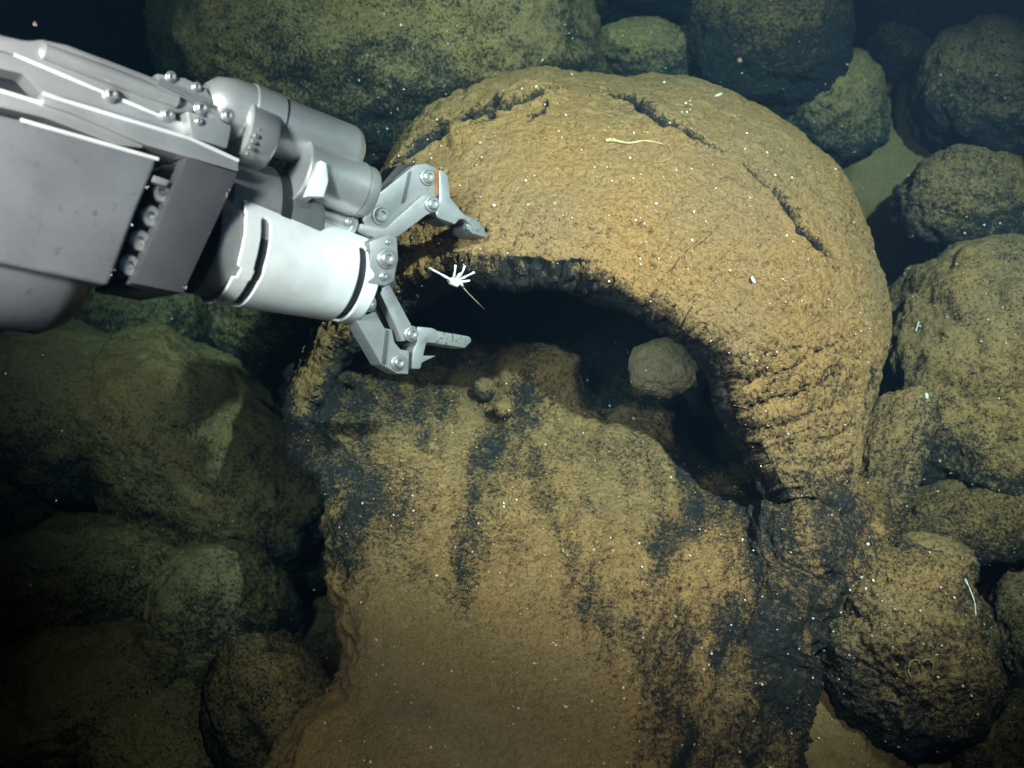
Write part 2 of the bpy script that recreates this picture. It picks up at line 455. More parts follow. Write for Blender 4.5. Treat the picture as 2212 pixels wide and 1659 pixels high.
def make_shell():
    ns = 560
    S = catmull(SIL, ns); L = catmull(LIP, ns)
    u = np.linspace(0, 1, ns)
    jag = 13 * fbm(np.stack([u * 22, u * 0, u * 0 + 3.1], 1), 4, 0.65) + 10 * fbm(np.stack([u * 90, u * 0, u * 0 + 7.7], 1), 2)
    L_in = L.copy(); L = L.copy(); L[:, 1] += jag; L[:, 0] += 0.5 * jag
    wob = 8 * fbm(np.stack([u * 14, u * 0 + 1.7, u * 0], 1), 4, 0.6)
    S = S.copy(); S[:, 1] += wob
    cen = np.array([1290, 640.0])
    mouth = np.array([1180, 830.0])
    wgt = np.clip(np.sin(np.pi * np.clip(u, 0.0, 1.0)), 0, 1) ** 0.5
    X = []; Y = []; D = []; T = []
    for k, dd in ((0.30, 1.0), (0.2, 0.7), (0.12, 0.45), (0.05, 0.2), (0.015, 0.07)):
        X.append(S[:, 0] + (cen[0] - S[:, 0]) * k); Y.append(S[:, 1] + (cen[1] - S[:, 1]) * k); D.append(S[:, 2] + dd); T.append(u * 0 - k)
    nt_ = 250
    for th in np.linspace(0, math.pi / 2, nt_):
        t = 1 - math.cos(th)
        X.append(S[:, 0] + (L[:, 0] - S[:, 0]) * t); Y.append(S[:, 1] + (L[:, 1] - S[:, 1]) * t)
        D.append(S[:, 2] + (L[:, 2] - S[:, 2]) * math.sin(th)); T.append(u * 0 + t)
    n_outer = len(X)
    # broken rim, then the inside of the shell turning back under the roof
    for mv, dd in ((0.012, 0.012), (0.03, 0.025), (0.05, 0.035), (0.075, 0.05), (0.10, 0.065), (0.13, 0.085), (0.155, 0.11), (0.17, 0.16), (0.17, 0.25), (0.14, 0.40), (0.1, 0.6), (0.2, 0.85), (0.6, 1.0), (1.0, 1.0)):
        m = mv * (wgt if mv < 0.5 else 1)
        L = L_in + (L - L_in) * 0.72
        X.append(L[:, 0] + (mouth[0] - L[:, 0]) * m); Y.append(L[:, 1] + (mouth[1] - L[:, 1]) * m); D.append(L[:, 2] + dd * (0.3 + 0.7 * wgt) if mv < 0.5 else L[:, 2] * 0 + 3.95); T.append(u * 0 + 1 + mv)
    X, Y, D, T = map(np.array, (X, Y, D, T))
    V = PA(X, Y, D)
    Nn = grid_normals(V)
    # outward = towards the viewer on the outer skin
    sgn = np.sign(np.sum(Nn[n_outer // 2] * (C - V[n_outer // 2]), -1).mean())
    Nn *= sgn
    f = V.reshape(-1, 3)
    outer = smooth(1.02, 0.98, T)
    h = (0.030 * fbm(f * 3.0, 3) + 0.012 * fbm(f * 9 + 3, 3) + 0.0060 * ridged(f * 24, 4, 0.6) + 0.0036 * fbm(f * 80, 2)).reshape(T.shape)
    # folded, ropy skin on the flank beside the opening
    fold = smooth(1500, 1640, X) * smooth(640, 780, Y) * smooth(0.05, 0.25, T) * outer
    ph = (X * 0.45 + Y * 1.0) * 0.105 + 2.6 * fbm(f * 5 + 31, 3).reshape(T.shape)
    amp = smooth(-0.25, 0.25, fbm(f * 7 + 2, 2).reshape(T.shape))
    h += fold * amp * (0.010 * (np.abs(np.sin(ph * 0.5)) ** 0.7 - 0.6)) + fold * 0.010 * ridged(f * 16 + 4, 3).reshape(T.shape)
    uu = np.broadcast_to(u, T.shape)
    h += outer * 0.006 * ridged(np.stack([uu.ravel() * 9, T.ravel() * 16, uu.ravel() * 0 + 5.5], 1), 3, 0.6).reshape(T.shape)
    crack_mask = np.zeros(T.shape)
    jx = 6 * fbm(f * 14 + 50, 3).reshape(T.shape); jy = 6 * fbm(f * 14 + 80, 3).reshape(T.shape)
    vis = (T >= 0) & (T <= 1.0)
    for line, w, dep in CRACKS:
        dist, pos = seg_dist(X + jx, Y + jy, line)
        wid = w * (0.25 + 0.75 * np.sin(np.pi * np.clip(pos, 0, 1))) * (0.6 + 0.8 * smooth(-0.3, 0.3, fbm(f * 20 + 12, 2).reshape(T.shape)))
        g = np.exp(-(dist / wid) ** 2) * vis
        h -= dep * g
        h += 0.35 * dep * np.exp(-((dist - 2.2 * wid) / (1.2 * wid)) ** 2) * vis * 0.5
        crack_mask = np.maximum(crack_mask, np.exp(-(dist / (1.15 * wid)) ** 2) * vis)
    rim = np.exp(-((T - 1.08) / 0.08) ** 2)
    h += rim * (0.013 * ridged(f * 18 + 5, 4) + 0.008 * fbm(f * 60, 2) + 0.005 * ridged(np.stack([uu.ravel() * 14, T.ravel() * 45, uu.ravel() * 0 + 1.5], 1), 3)).reshape(T.shape)
    V = V + Nn * h[..., None]
    lowc = fbm(f * 2.2 + 40, 3).reshape(T.shape)
    cov = 0.86 + 0.30 * lowc - 0.55 * smooth(0.5, 1.0, fold) * 0.55
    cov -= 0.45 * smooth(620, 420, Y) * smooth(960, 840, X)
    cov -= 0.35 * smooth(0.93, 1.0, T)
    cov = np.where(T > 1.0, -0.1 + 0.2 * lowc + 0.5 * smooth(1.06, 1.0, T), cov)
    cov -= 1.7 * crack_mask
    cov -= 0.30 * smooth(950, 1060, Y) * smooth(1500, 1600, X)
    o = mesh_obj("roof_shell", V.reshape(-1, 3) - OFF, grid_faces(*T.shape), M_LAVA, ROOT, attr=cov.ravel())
    ROCKS.append((o, V[5:n_outer].reshape(-1, 3), grid_faces(n_outer - 5, ns), Nn[5:n_outer].reshape(-1, 3)))
make_shell()

FLOOR_ROWS = [
    (640, 720, 1560, [3.6] * 9),
    (740, 690, 1580, [3.25, 3.28, 3.3, 3.3, 3.3, 3.3, 3.3, 3.6, 3.7]),
    (830, 645, 1590, [2.90, 2.94, 3.03, 3.06, 3.06, 3.30, 3.42, 3.6, 3.7]),
    (900, 643, 1600, [2.83, 2.85, 2.91, 2.92, 2.92, 2.94, 2.92, 3.5, 3.7]),
    (980, 662, 1690, [2.77, 2.76, 2.80, 2.82, 2.81, 2.80, 3.25, 3.50, 2.95]),
    (1040, 718, 1745, [2.72, 2.69, 2.71, 2.73, 2.73, 2.72, 2.92, 2.90, 2.55]),
    (1130, 744, 1835, [2.66, 2.60, 2.60, 2.62, 2.62, 2.60, 2.56, 2.50, 2.58]),
    (1250, 752, 1835, [2.57, 2.49, 2.46, 2.46, 2.47, 2.47, 2.47, 2.46, 2.58]),
    (1400, 772, 1740, [2.47, 2.37, 2.33, 2.32, 2.33, 2.34, 2.37, 2.40, 2.54]),
    (1500, 745, 1705, [2.43, 2.33, 2.27, 2.25, 2.25, 2.27, 2.30, 2.34, 2.47]),
    (1580, 655, 1688, [2.39, 2.28, 2.22, 2.20, 2.20, 2.21, 2.24, 2.30, 2.44]),
    (1660, 610, 1680, [2.34, 2.22, 2.17, 2.15, 2.15, 2.16, 2.19, 2.26, 2.40]),
    (1800, 545, 1680, [2.25, 2.14, 2.09, 2.07, 2.07, 2.08, 2.11, 2.17, 2.3])]

def make_floor():
    fr = np.array([0, 0.06, 0.22, 0.40, 0.57, 0.765, 0.83, 0.90, 1.0])
    rows = []
    for y, xl, xr, ds in FLOOR_ROWS:
        x = xl + (xr - xl) * fr
        pts = [(xl + 45, y + 12, ds[0] + 0.75), (xl + 14, y + 6, ds[0] + 0.35), (xl + 1, y, ds[0] + 0.09)]
        pts += [(a, y, b) for a, b in zip(x, ds)]
        pts += [(xr + 10, y, ds[-1] + 0.15), (xr + 5, y, ds[-1] + 0.6)]
        rows.append(pts)
    ctl = np.array(rows)                                         # (R, Ccols, 3)
    ncol, nrow = 420, 420
    a = np.stack([catmull(r, ncol) for r in ctl])                # (R, ncol, 3)
    b = np.stack([catmull(a[:, j], nrow) for j in range(ncol)], 1)
    X, Y, D = b[..., 0], b[..., 1], b[..., 2]
    V = PA(X, Y, D)
    Nn = grid_normals(V); Nn *= np.sign(np.sum(Nn[nrow // 2, ncol // 2] * (C - V[nrow // 2, ncol // 2])))
    f = V.reshape(-1, 3); sh = X.shape
    wx = 45 * fbm(f * 3.5 + 61, 3)
    st = np.stack([(X.ravel() + wx) * 0.018, Y.ravel() * 0.0035, X.ravel() * 0 + 2.2], 1)     # flow stripes running down the lobe
    stripe = fbm(st, 4, 0.55).reshape(sh)
    silt = smooth(1270, 1500, Y + 0.25 * (1150 - X) + 60 * fbm(f * 3, 2).reshape(sh)) * smooth(1420, 1250, X + 0.25 * (1659 - Y))
    flute = smooth(1230, 1420, Y) * smooth(1330, 1450, X) * smooth(1700, 1600, X)
    edge = smooth(120, 20, X - np.interp(Y, [r[0] for r in FLOOR_ROWS], [r[1] for r in FLOOR_ROWS]))
    rough = 1 - 0.7 * silt
    h = (0.028 * fbm(f * 3.4, 3) + 0.012 * fbm(f * 10 + 3, 3)).reshape(sh) * (1 - 0.5 * silt)
    h += rough * (0.0085 * ridged(f * 20, 4, 0.6) + 0.0036 * fbm(f * 80, 2)).reshape(sh)
    h += 0.012 * stripe * rough
    h += flute * 0.020 * np.sin(X * 0.10 + Y * 0.035 + 5 * fbm(f * 4 + 8, 2).reshape(sh)) * smooth(-0.3, 0.3, fbm(f * 6, 2).reshape(sh))
    flank = smooth(1530, 1640, X) * smooth(1000, 1080, Y)
    h += flank * (0.020 * ridged(f * 9 + 44, 4, 0.6)).reshape(sh)
    h += edge * (0.022 * ridged(f * 11 + 6, 3)).reshape(sh)
    g, pos = seg_dist(X, Y, [(1128, 800), (1110, 900), (1018, 1250), (985, 1340)])
    h += 0.10 * smooth(1.0, 0.35, np.hypot((X - 1150) / 150, (Y - 850) / 62) + 0.12 * fbm(f * 9 + 33, 3).reshape(sh))
    V = V + Nn * h[..., None]
    cov = 0.47 + 0.60 * stripe + 0.55 * fbm(f * 4 + 21, 3).reshape(sh)
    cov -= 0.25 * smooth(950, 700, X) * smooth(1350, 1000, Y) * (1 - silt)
    cov -= 0.12 * edge * (1 - silt)
    cov -= 0.22 * flute
    cov -= 0.30 * smooth(1530, 1640, X + 30 * fbm(f * 5 + 15, 3).reshape(sh)) * smooth(1000, 1060, Y)
    cov -= 0.7 * smooth(1200, 1290, X) * smooth(920, 850, Y)  # right of the cavity floor darkened in colour to stand in for shade
    cov -= 0.9 * smooth(1440, 1490, X) * smooth(1050, 990, Y)  # pocket under the arch coloured near black, its shade put into the cover
    for line, w, dep in (([(1130, 920), (1020, 1000), (1016, 1200), (985, 1340)], 34, 0.45), ([(860, 890), (840, 1070)], 95, 0.30),
                         ([(770, 1050), (795, 1200), (810, 1480)], 48, 0.30), ([(1480, 930), (1500, 1100), (1440, 1190)], 36, 0.36),
                         ([(1270, 1310), (1330, 1400), (1240, 1510)], 50, 0.36), ([(700, 880), (800, 900), (940, 880)], 60, 0.2)):
        dist, pos = seg_dist(X + 25 * fbm(f * 6 + 70, 3).reshape(sh), Y + 25 * fbm(f * 6 + 90, 3).reshape(sh), line)
        cov -= 1.1 * dep * np.exp(-(dist / w) ** 2)
    cov = cov * (1 - silt) + 1.25 * silt
    cov -= 0.30 * smooth(840, 760, Y) * 1.0  # back of the cavity darkened in colour as well, like shade
    cov += 0.25 * np.exp(-((X - 1180) / 130) ** 2 - ((Y - 960) / 150) ** 2) + 0.25 * np.exp(-((X - 900) / 110) ** 2 - ((Y - 1150) / 120) ** 2)
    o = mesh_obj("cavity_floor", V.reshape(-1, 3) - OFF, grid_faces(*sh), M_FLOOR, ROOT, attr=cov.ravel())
    ROCKS.append((o, V.reshape(-1, 3), grid_faces(*sh), Nn.reshape(-1, 3)))
make_floor()

# stones lying in the cavity
rock("pale rounded cobble sitting in the dark mouth of the arch", 1435, 795, 70, 63, 2.74, rot=-10, cover=0.95, mat=M_PALE, rough=0.5, lump=0.10, n=44, name="cobble", cat="cobble", group="loose stones inside the cavity", power=2.3)
rock("small brown stone on the far ledge of the cavity floor", 1048, 842, 24, 26, 2.93, rot=30, cover=0.5, mat=M_LAVA, rough=0.6, n=24, name="cobble", cat="stone", group="loose stones inside the cavity")
rock("tiny round stone on the cavity floor, nearer than the small brown stone", 1086, 886, 21, 20, 2.86, cover=0.55, mat=M_LAVA, rough=0.6, n=20, name="cobble", cat="stone", group="loose stones inside the cavity")

# ------------------------------------------------------------------ the manipulator arm
A0 = P(850, 560, 2.33)
L0 = P(0, 385, 1.86)
E1 = A0 - L0; E1 /= np.linalg.norm(E1)
E2 = UV - E1 * np.dot(UV, E1); E2 /= np.linalg.norm(E2)
E3 = np.cross(E1, E2)
if np.dot(E3, -FV) < 0: E3 = -E3
BAS = np.stack([E1, E2, E3])

def AL(x, y, h=0.0):
    """arm-local point (along, up, towards viewer) seen at frame position x, y on the plane h above the arm's mid plane"""
    r = FV + RV * (x - CX) / FX - UV * (y - CY) / FX
    o = A0 + E3 * h
    t = np.dot(o - C, E3) / np.dot(r, E3)
    return (C + r * t - A0) @ BAS.T

ARM = bpy.data.objects.new("manipulator_arm", None); COL.objects.link(ARM)
mw = Matrix.Identity(4)
for k in range(3):
    for j, e in enumerate((E1, E2, E3)): mw[k][j] = e[k]
    mw[k][3] = A0[k]
ARM.matrix_world = mw
tag(ARM, "silver robotic manipulator arm with white sleeve and open gripper", "robot arm")

def bm_obj(name, bm, mat, parent=ARM, smooth_shade=True, sharp=35):
    me = bpy.data.meshes.new(name); bm.normal_update(); bm.to_mesh(me); bm.free()
    me.materials.append(mat)
    if smooth_shade:
        me.polygons.foreach_set("use_smooth", np.ones(len(me.polygons), dtype=bool))
        me.set_sharp_from_angle(angle=math.radians(sharp))
    o = bpy.data.objects.new(name, me); COL.objects.link(o); o.parent = parent
    return o

def plate(name, pts, h0, h1, mat, bevel=0.004, parent=ARM, seg=2):
    bm = bmesh.new()
    q = [AL(x, y, h1) for x, y in pts]
    top = [bm.verts.new((p[0], p[1], h1)) for p in q]
    bot = [bm.verts.new((p[0], p[1], h0)) for p in q]
    n = len(q)
    bm.faces.new(top); bm.faces.new(bot[::-1])
    for k in range(n):
        bm.faces.new((top[k], bot[k], bot[(k + 1) % n], top[(k + 1) % n]))
    bmesh.ops.recalc_face_normals(bm, faces=bm.faces)
    if bevel:
        bmesh.ops.bevel(bm, geom=[e for e in bm.edges], offset=bevel, segments=seg, profile=0.6, affect='EDGES', clamp_overlap=True)
    return bm_obj(name, bm, mat, parent)

def lathe(name, p0, p1, prof, mat, parent=ARM, n=40):
    """prof: list of (fraction along p0-p1, radius)"""
    p0 = Vector(p0); p1 = Vector(p1); ax = (p1 - p0); L = ax.length; ax.normalize()
    s = ax.orthogonal().normalized(); t = ax.cross(s)
    bm = bmesh.new(); rings = []
    for f, r in prof:
        c = p0 + ax * (L * f)
        rings.append([bm.verts.new(c + (s * math.cos(2 * math.pi * k / n) + t * math.sin(2 * math.pi * k / n)) * max(r, 1e-5)) for k in range(n)])
    for a, b in zip(rings, rings[1:]):
        for k in range(n):
            bm.faces.new((a[k], a[(k + 1) % n], b[(k + 1) % n], b[k]))
    bm.faces.new(rings[0][::-1]); bm.faces.new(rings[-1])
    bmesh.ops.recalc_face_normals(bm, faces=bm.faces)
    return bm_obj(name, bm, mat, parent)

_bolt_me = {}
def bolt(x, y, h, rpx, parent=ARM, mat=M_BOLT, washer=True, name="bolt"):
    p = AL(x, y, h)
    o = None
    key = (mat.name, washer)
    if key not in _bolt_me:
        R = 1.0
        prof = [(0, 1.0), (0.12, 1.0), (0.16, 0.95), (0.16, 0.80), (0.42, 0.78), (0.60, 0.68), (0.66, 0.60), (0.66, 0.36), (0.40, 0.34)] if washer else \
               [(0, 1.0), (0.55, 1.0), (0.75, 0.9), (0.85, 0.7), (0.85, 0.45), (0.15, 0.43)]
        o = lathe(name, (0, 0, 0), (0, 0, 1), prof, mat, parent, 24)
        _bolt_me[key] = o.data
    else:
        o = bpy.data.objects.new(name, _bolt_me[key]); COL.objects.link(o); o.parent = parent
    r = rpx * 2.25 / FX
    o.scale = (r, r, r); o.location = p
    return o

# forearm: cover, elbow housing, bolts, end block
plate("forearm_cover", [(-160, 205), (40, 257), (342, 343), (334, 366), (290, 470), (236, 618), (100, 590), (-160, 535)], -0.10, 0.125, M_COVER, 0.020, seg=4)
lathe("elbow_housing", AL(-220, 480, -0.02), AL(190, 600, -0.02), [(0, 0.128), (0.55, 0.128), (0.8, 0.122), (0.93, 0.095), (1.0, 0.05)], M_COVER, n=64)
plate("end_block", [(404, 337), (514, 374), (500, 410), (396, 634), (286, 612)], -0.09, 0.130, M_BLOCK, 0.004)
plate("spacer_block", [(352, 356), (395, 352), (300, 606), (250, 600)], -0.09, 0.085, M_BLACK, 0.003)
plate("spacer_tab", [(333, 378), (368, 390), (358, 402), (328, 392)], 0.05, 0.122, M_PLATE, 0.002)
for x, y in ((345, 416), (321, 468), (298, 521), (275, 574)):
    bolt(x, y, 0.088, 20, washer=False)

bm_w = bmesh.new()
for k in range(20):
    t_ = random.choice((0.06, 0.14, 0.42, 0.88, 0.95)) + 0.07 * random.random()
    x_, y_, h_ = ((508 - 104 * t_, 388 + 236 * t_, 0.131), (330 - 88 * t_, 382 + 222 * t_, 0.126))[k % 2]
    p_ = AL(x_ - 9 * random.random(), y_, h_)
    bmesh.ops.create_icosphere(bm_w, subdivisions=1, radius=0.0009 + 0.0011 * random.random(), matrix=Matrix.Translation(Vector(p_)))
tag(bm_obj("weld_beads", bm_w, M_PLATE), kind="stuff")

# rails and top cover of the forearm
plate("top_cover", [(-160, 20), (0, 72), (60, 86), (92, 82), (150, 95), (215, 120), (345, 170), (440, 214), (425, 245), (345, 248), (215, 194), (125, 157), (30, 117), (-160, 60)], -0.09, 0.075, M_TI, 0.012, seg=3)
lathe("cover_ridge", AL(85, 108, 0.075), AL(390, 222, 0.075), [(0, 0.004), (0.03, 0.014), (0.5, 0.016), (0.97, 0.014), (1, 0.004)], M_TI, n=24)
plate("side_panel", [(-160, 64), (30, 119), (215, 197), (345, 251), (420, 268), (414, 300), (260, 252), (130, 213), (98, 214), (50, 160), (-160, 110)], -0.08, 0.082, M_TI, 0.004)
plate("main_rail", [(90, 199), (130, 214), (262, 254), (410, 298), (516, 346), (517, 372), (410, 341), (320, 316), (150, 243), (92, 224)], -0.05, 0.118, M_TI, 0.005)
plate("lower_rail", [(-160, 148), (0, 195), (150, 241), (304, 306), (312, 321), (250, 314), (100, 256), (0, 232), (-160, 186)], -0.06, 0.108, M_TI, 0.005)
plate("rail_gap_shade", [(-160, 120), (60, 180), (330, 300), (480, 350), (350, 350), (-160, 225)], -0.10, 0.03, M_BLACK, 0.003)  # black sheet puts the shade between the rails into colour
bolt(240, 205, 0.084, 15); bolt(362, 248, 0.084, 14)
plate("clamp_lug", [(405, 238), (502, 270), (492, 322), (414, 298)], 0.0, 0.115, M_TI, 0.006)
bolt(435, 234, 0.117, 15); bolt(492, 250, 0.117, 13); bolt(430, 262, 0.117, 8)
for k in range(3):
    dx, dy = -3 * k, 6 * k
    lathe("hydraulic_line", AL(345 + dx, 171 + dy, 0.085), AL(455 + dx, 222 + dy, 0.085), [(0, 0.0028), (1, 0.0028)], M_BOLT, n=10)
plate("bracket_bar", [(338, 158), (400, 168), (445, 190), (466, 224), (440, 222), (345, 178)], -0.03, 0.069, M_TI, 0.004)
bolt(370, 166, 0.07, 11); bolt(425, 188, 0.07, 10)
for name_, pts_ in (("cover_rim", [(44, 259, 0.124), (342, 344, 0.124)]), ("rail_edge", [(30, 118, 0.080), (215, 196, 0.080), (345, 250, 0.080)]),
                    ("rail_edge", [(92, 201, 0.116), (130, 215, 0.116), (262, 255, 0.116), (410, 299, 0.116), (515, 347, 0.116)]),
                    ("rail_edge", [(-160, 149, 0.106), (0, 196, 0.106), (150, 242, 0.106), (302, 306, 0.106)])):
    for (xa, ya, ha), (xb, yb, hb) in zip(pts_, pts_[1:]):
        lathe(name_, AL(xa, ya, ha), AL(xb, yb, hb), [(0, 0.0035), (0.5, 0.004), (1, 0.0035)], M_EDGE, n=10)  # thin pale rods draw the highlight lines

# jaw actuator
act = lathe("actuator_cylinder", AL(430, 208, 0.03), AL(768, 338, 0.03), [(0, 0.006), (0.02, 0.030), (0.07, 0.047), (0.16, 0.056), (0.27, 0.058), (0.28, 0.061), (0.45, 0.061), (0.455, 0.057), (0.93, 0.057), (0.97, 0.052), (1.0, 0.040)], M_TI, n=48)
col_ = lathe("knurled_collar", AL(515, 282, 0.055), AL(578, 308, 0.055), [(0, 0.052), (0.06, 0.058), (0.9, 0.058), (1.0, 0.054)], M_TI, n=40)
for k in range(6):
    a = AL(572 - 6 * k, 270 + 13 * k, 0.113 - 0.003 * abs(k - 2)); b = AL(560 - 6 * k, 266 + 13 * k, 0.113 - 0.003 * abs(k - 2))
    lathe("collar_notch", a, b, [(0, 0.0015), (0.2, 0.004), (0.8, 0.004), (1, 0.0015)], M_BOLT, col_, 10)
lathe("actuator_body", AL(645, 362, 0.055), AL(800, 420, 0.055), [(0, 0.050), (0.03, 0.056), (0.80, 0.056), (0.82, 0.0535), (0.93, 0.0535), (0.97, 0.050), (1.0, 0.040)], M_TI, n=48)
lathe("actuator_flange", AL(640, 366, 0.050), AL(672, 378, 0.050), [(0, 0.058), (0.1, 0.062), (0.9, 0.062), (1.0, 0.058)], M_TI, n=48)
plate("lit_flange_face", [(664, 424), (700, 426), (710, 392), (706, 352), (694, 346), (680, 384)], 0.10, 0.122, M_WHITE, 0.003)  # white crescent paints the lit part of the flange face
lathe("return_pipe", AL(640, 448, 0.03), AL(762, 488, 0.03), [(0, 0.018), (0.9, 0.018), (0.92, 0.021), (1, 0.021)], M_TI, n=20)
bolt(753, 478, 0.055, 8)

# wrist drum and white sleeve
wr = lathe("wrist_drum", AL(430, 465, -0.055), AL(632, 532, -0.055), [(0, 0.128), (0.05, 0.137), (0.95, 0.137), (1.0, 0.130)], M_PLATE, n=64)
lathe("drum_band", AL(538, 500, -0.055), AL(558, 507, -0.055), [(0, 0.1385), (1, 0.1385)], M_BLACK, wr, 64)
lathe("wrist_core", AL(430, 517, 0.0), AL(775, 606, 0.0), [(0, 0.104), (0.2, 0.104), (0.6, 0.094), (1.0, 0.078)], M_PLATE, n=48)
lathe("slot_shade_tube", AL(500, 537, 0.0), AL(774, 605, 0.0), [(0, 0.1045), (1.0, 0.083)], M_BLACK, n=64)  # black tube added so the sleeve slots show as dark recesses

def make_sleeve():
    p0 = np.array(AL(474, 530, 0.0)); p1 = np.array(AL(772, 606, 0.0))
    ax = p1 - p0; Ln = np.linalg.norm(ax); ax /= Ln
    e3 = np.array([0, 0, 1.0]); e3 -= ax * e3[0] * ax[0]; e3 /= np.linalg.norm(e3)
    e2 = np.cross(e3, ax)
    na, nl = 120, 110
    ph = np.radians(np.linspace(72, -128, na)); l = np.linspace(0, 1, nl)
    V = np.zeros((nl, na, 3)); dele = np.zeros((nl - 1, na - 1), bool)
    for j, f in enumerate(ph):
        jag = 0.018 * max(0, perlin(np.array([[j * 0.21, 0.3, 0.1]]))[0]) + (0.028 if 58 < j < 66 else 0)
        cut = 0.05 * math.exp(-((j - 0) / 5.0) ** 2)
        lo = jag + cut
        for i, s in enumerate(l):
            ss = s + lo * (1 - s) ** 8 - 0.3 * cut * s ** 8
            r = 0.113 + (0.091 - 0.113) * ss
            V[i, j] = p0 + ax * Ln * ss + r * (math.cos(f) * e3 + math.sin(f) * e2)
    deg = np.degrees(ph)
    for i in range(nl - 1):
        for j in range(na - 1):
            s = l[i]; a = deg[j]
            for c, top, bot in ((0.135, 30, -85), (0.865, 36, -85)):
                w = 0.034
                if a > top - 6: w *= math.sqrt(max(0.0, 1 - ((a - top + 6) / 6) ** 2)) if a < top else 0
                if bot < a < top and abs(s - c) < w: dele[i, j] = True
    F = grid_faces(nl, na)[~dele.ravel()]
    o = mesh_obj("white_sleeve", V.reshape(-1, 3), F, M_WHITE, ARM)
    m = o.modifiers.new("thick", 'SOLIDIFY'); m.thickness = 0.007; m.offset = -1
    return o
make_sleeve()

# gripper
plate("gripper_base", [(798, 522), (836, 506), (858, 512), (861, 560), (851, 607), (834, 618), (792, 612), (800, 545)], -0.035, 0.092, M_PLATE, 0.004)
lathe("gripper_hub", AL(745, 590, 0.0), AL(838, 612, 0.0), [(0, 0.068), (0.5, 0.062), (0.6, 0.04), (1, 0.03)], M_BLOCK, n=32)
bolt(834, 558, 0.094, 22); bolt(829, 596, 0.094, 10); bolt(838, 522, 0.094, 7)
plate("link_back_plate", [(795, 432), (858, 358), (896, 352), (905, 380), (830, 470), (790, 470)], -0.055, 0.0, M_BLACK, 0.003)  # black plate set behind the upper link
up = plate("upper_link", [(779, 449), (896, 356), (920, 352), (945, 364), (949, 421), (905, 440), (850, 492), (790, 490), (781, 470), (790, 463)], 0.012, 0.040, M_PLATE, 0.004)
plate("link_rib", [(883, 372), (889, 368), (876, 436), (868, 440)], 0.040, 0.0435, M_BLOCK, 0.001, up)
plate("finger_link", [(779, 482), (834, 492), (883, 448), (912, 422), (936, 419), (949, 432), (948, 456), (923, 464), (860, 511), (834, 520), (808, 513), (777, 498)], 0.036, 0.056, M_PLATE, 0.004)
bolt(923, 382, 0.042, 19); bolt(933, 440, 0.058, 19); bolt(821, 465, 0.042, 21)
plate("rust_streak", [(940, 366), (948, 367), (946, 418), (939, 420)], 0.040, 0.0415, M_RUST, 0.0005, up)
uj = plate("upper_jaw", [(948, 366), (961, 369), (969, 382), (974, 427), (1003, 463), (1021, 470), (1015, 486), (1005, 474), (993, 474), (984, 485), (945, 471), (941, 460), (949, 431)], -0.035, 0.034, M_PLATE, 0.005)
plate("fingertip", [(1005, 468), (1021, 468), (1038, 480), (1053, 507), (1052, 515), (1021, 505), (1009, 494)], -0.04, 0.028, M_WORN, 0.006, uj)
plate("lower_inner_link", [(818, 626), (842, 614), (889, 701), (884, 735), (868, 738), (858, 712)], 0.012, 0.040, M_PLATE, 0.004)
plate("link_back_plate", [(788, 610), (820, 624), (866, 710), (880, 745), (858, 744), (835, 706), (806, 672)], -0.05, 0.004, M_BLACK, 0.003)  # black plate set behind the lower link
lo = plate("lower_outer_link", [(763, 664), (793, 680), (811, 672), (832, 709), (847, 711), (853, 739), (866, 755), (885, 757), (883, 809), (858, 807), (839, 796), (824, 788), (767, 690)], -0.015, 0.030, M_PLATE, 0.004)
plate("link_rib", [(834, 712), (840, 714), (833, 788), (826, 784)], 0.030, 0.0335, M_BLOCK, 0.001, lo)
bolt(795, 654, 0.034, 20); bolt(888, 721, 0.042, 18); bolt(860, 783, 0.032, 18)
lj = plate("lower_jaw", [(902, 705), (933, 708), (945, 713), (942, 742), (922, 740), (915, 768), (945, 768), (923, 778), (912, 784), (909, 797), (889, 797), (892, 757), (901, 739)], -0.030, 0.026, M_PLATE, 0.004)
plate("fingertip", [(938, 711), (950, 715), (1016, 726), (1021, 736), (1006, 753), (938, 742)], -0.03, 0.022, M_WORN, 0.006, lj)

# ------------------------------------------------------------------ animals and small things
def tube_mesh(paths, n=7):
    """paths: list of [(point, radius), ...]"""
    V = []; F = []
    for path in paths:
        pts = [np.array(p) for p, r in path]; base = len(V)
        for k, (p, r) in enumerate(path):
            t = pts[min(k + 1, len(pts) - 1)] - pts[max(k - 1, 0)]; t = t / (np.linalg.norm(t) + 1e-9)
            s = np.cross(t, [0.3, 0.5, 0.8]); s /= np.linalg.norm(s); w = np.cross(t, s)
            for j in range(n):
                a = 2 * math.pi * j / n
                V.append(pts[k] + r * (math.cos(a) * s + math.sin(a) * w))
        for k in range(len(path) - 1):
            for j in range(n):
                F.append((base + k * n + j, base + k * n + (j + 1) % n, base + (k + 1) * n + (j + 1) % n, base + (k + 1) * n + j))
        F.append(tuple(base + j for j in range(n))[::-1]); F.append(tuple(base + (len(path) - 1) * n + j for j in range(n)))
    return V, F

from mathutils.bvhtree import BVHTree
_bvh = None
def surf(x, y, lift=0.0, default=2.6):
    """first rock surface seen at frame position x, y, lifted towards the viewer"""
    global _bvh
    if _bvh is None:
        VV = []; FF = []; base = 0
        for o, v, f, n in ROCKS:
            VV.append(v); FF.append(f + base); base += len(v)
        _bvh = BVHTree.FromPolygons(np.vstack(VV).tolist(), np.vstack(FF).tolist())
    r = Vector(P(x, y, 1.0) - C); r.normalize()
    hit = _bvh.ray_cast(Vector(C), r)
    if hit[0] is None: return P(x, y, default)
    return np.array(hit[0] - r * lift)

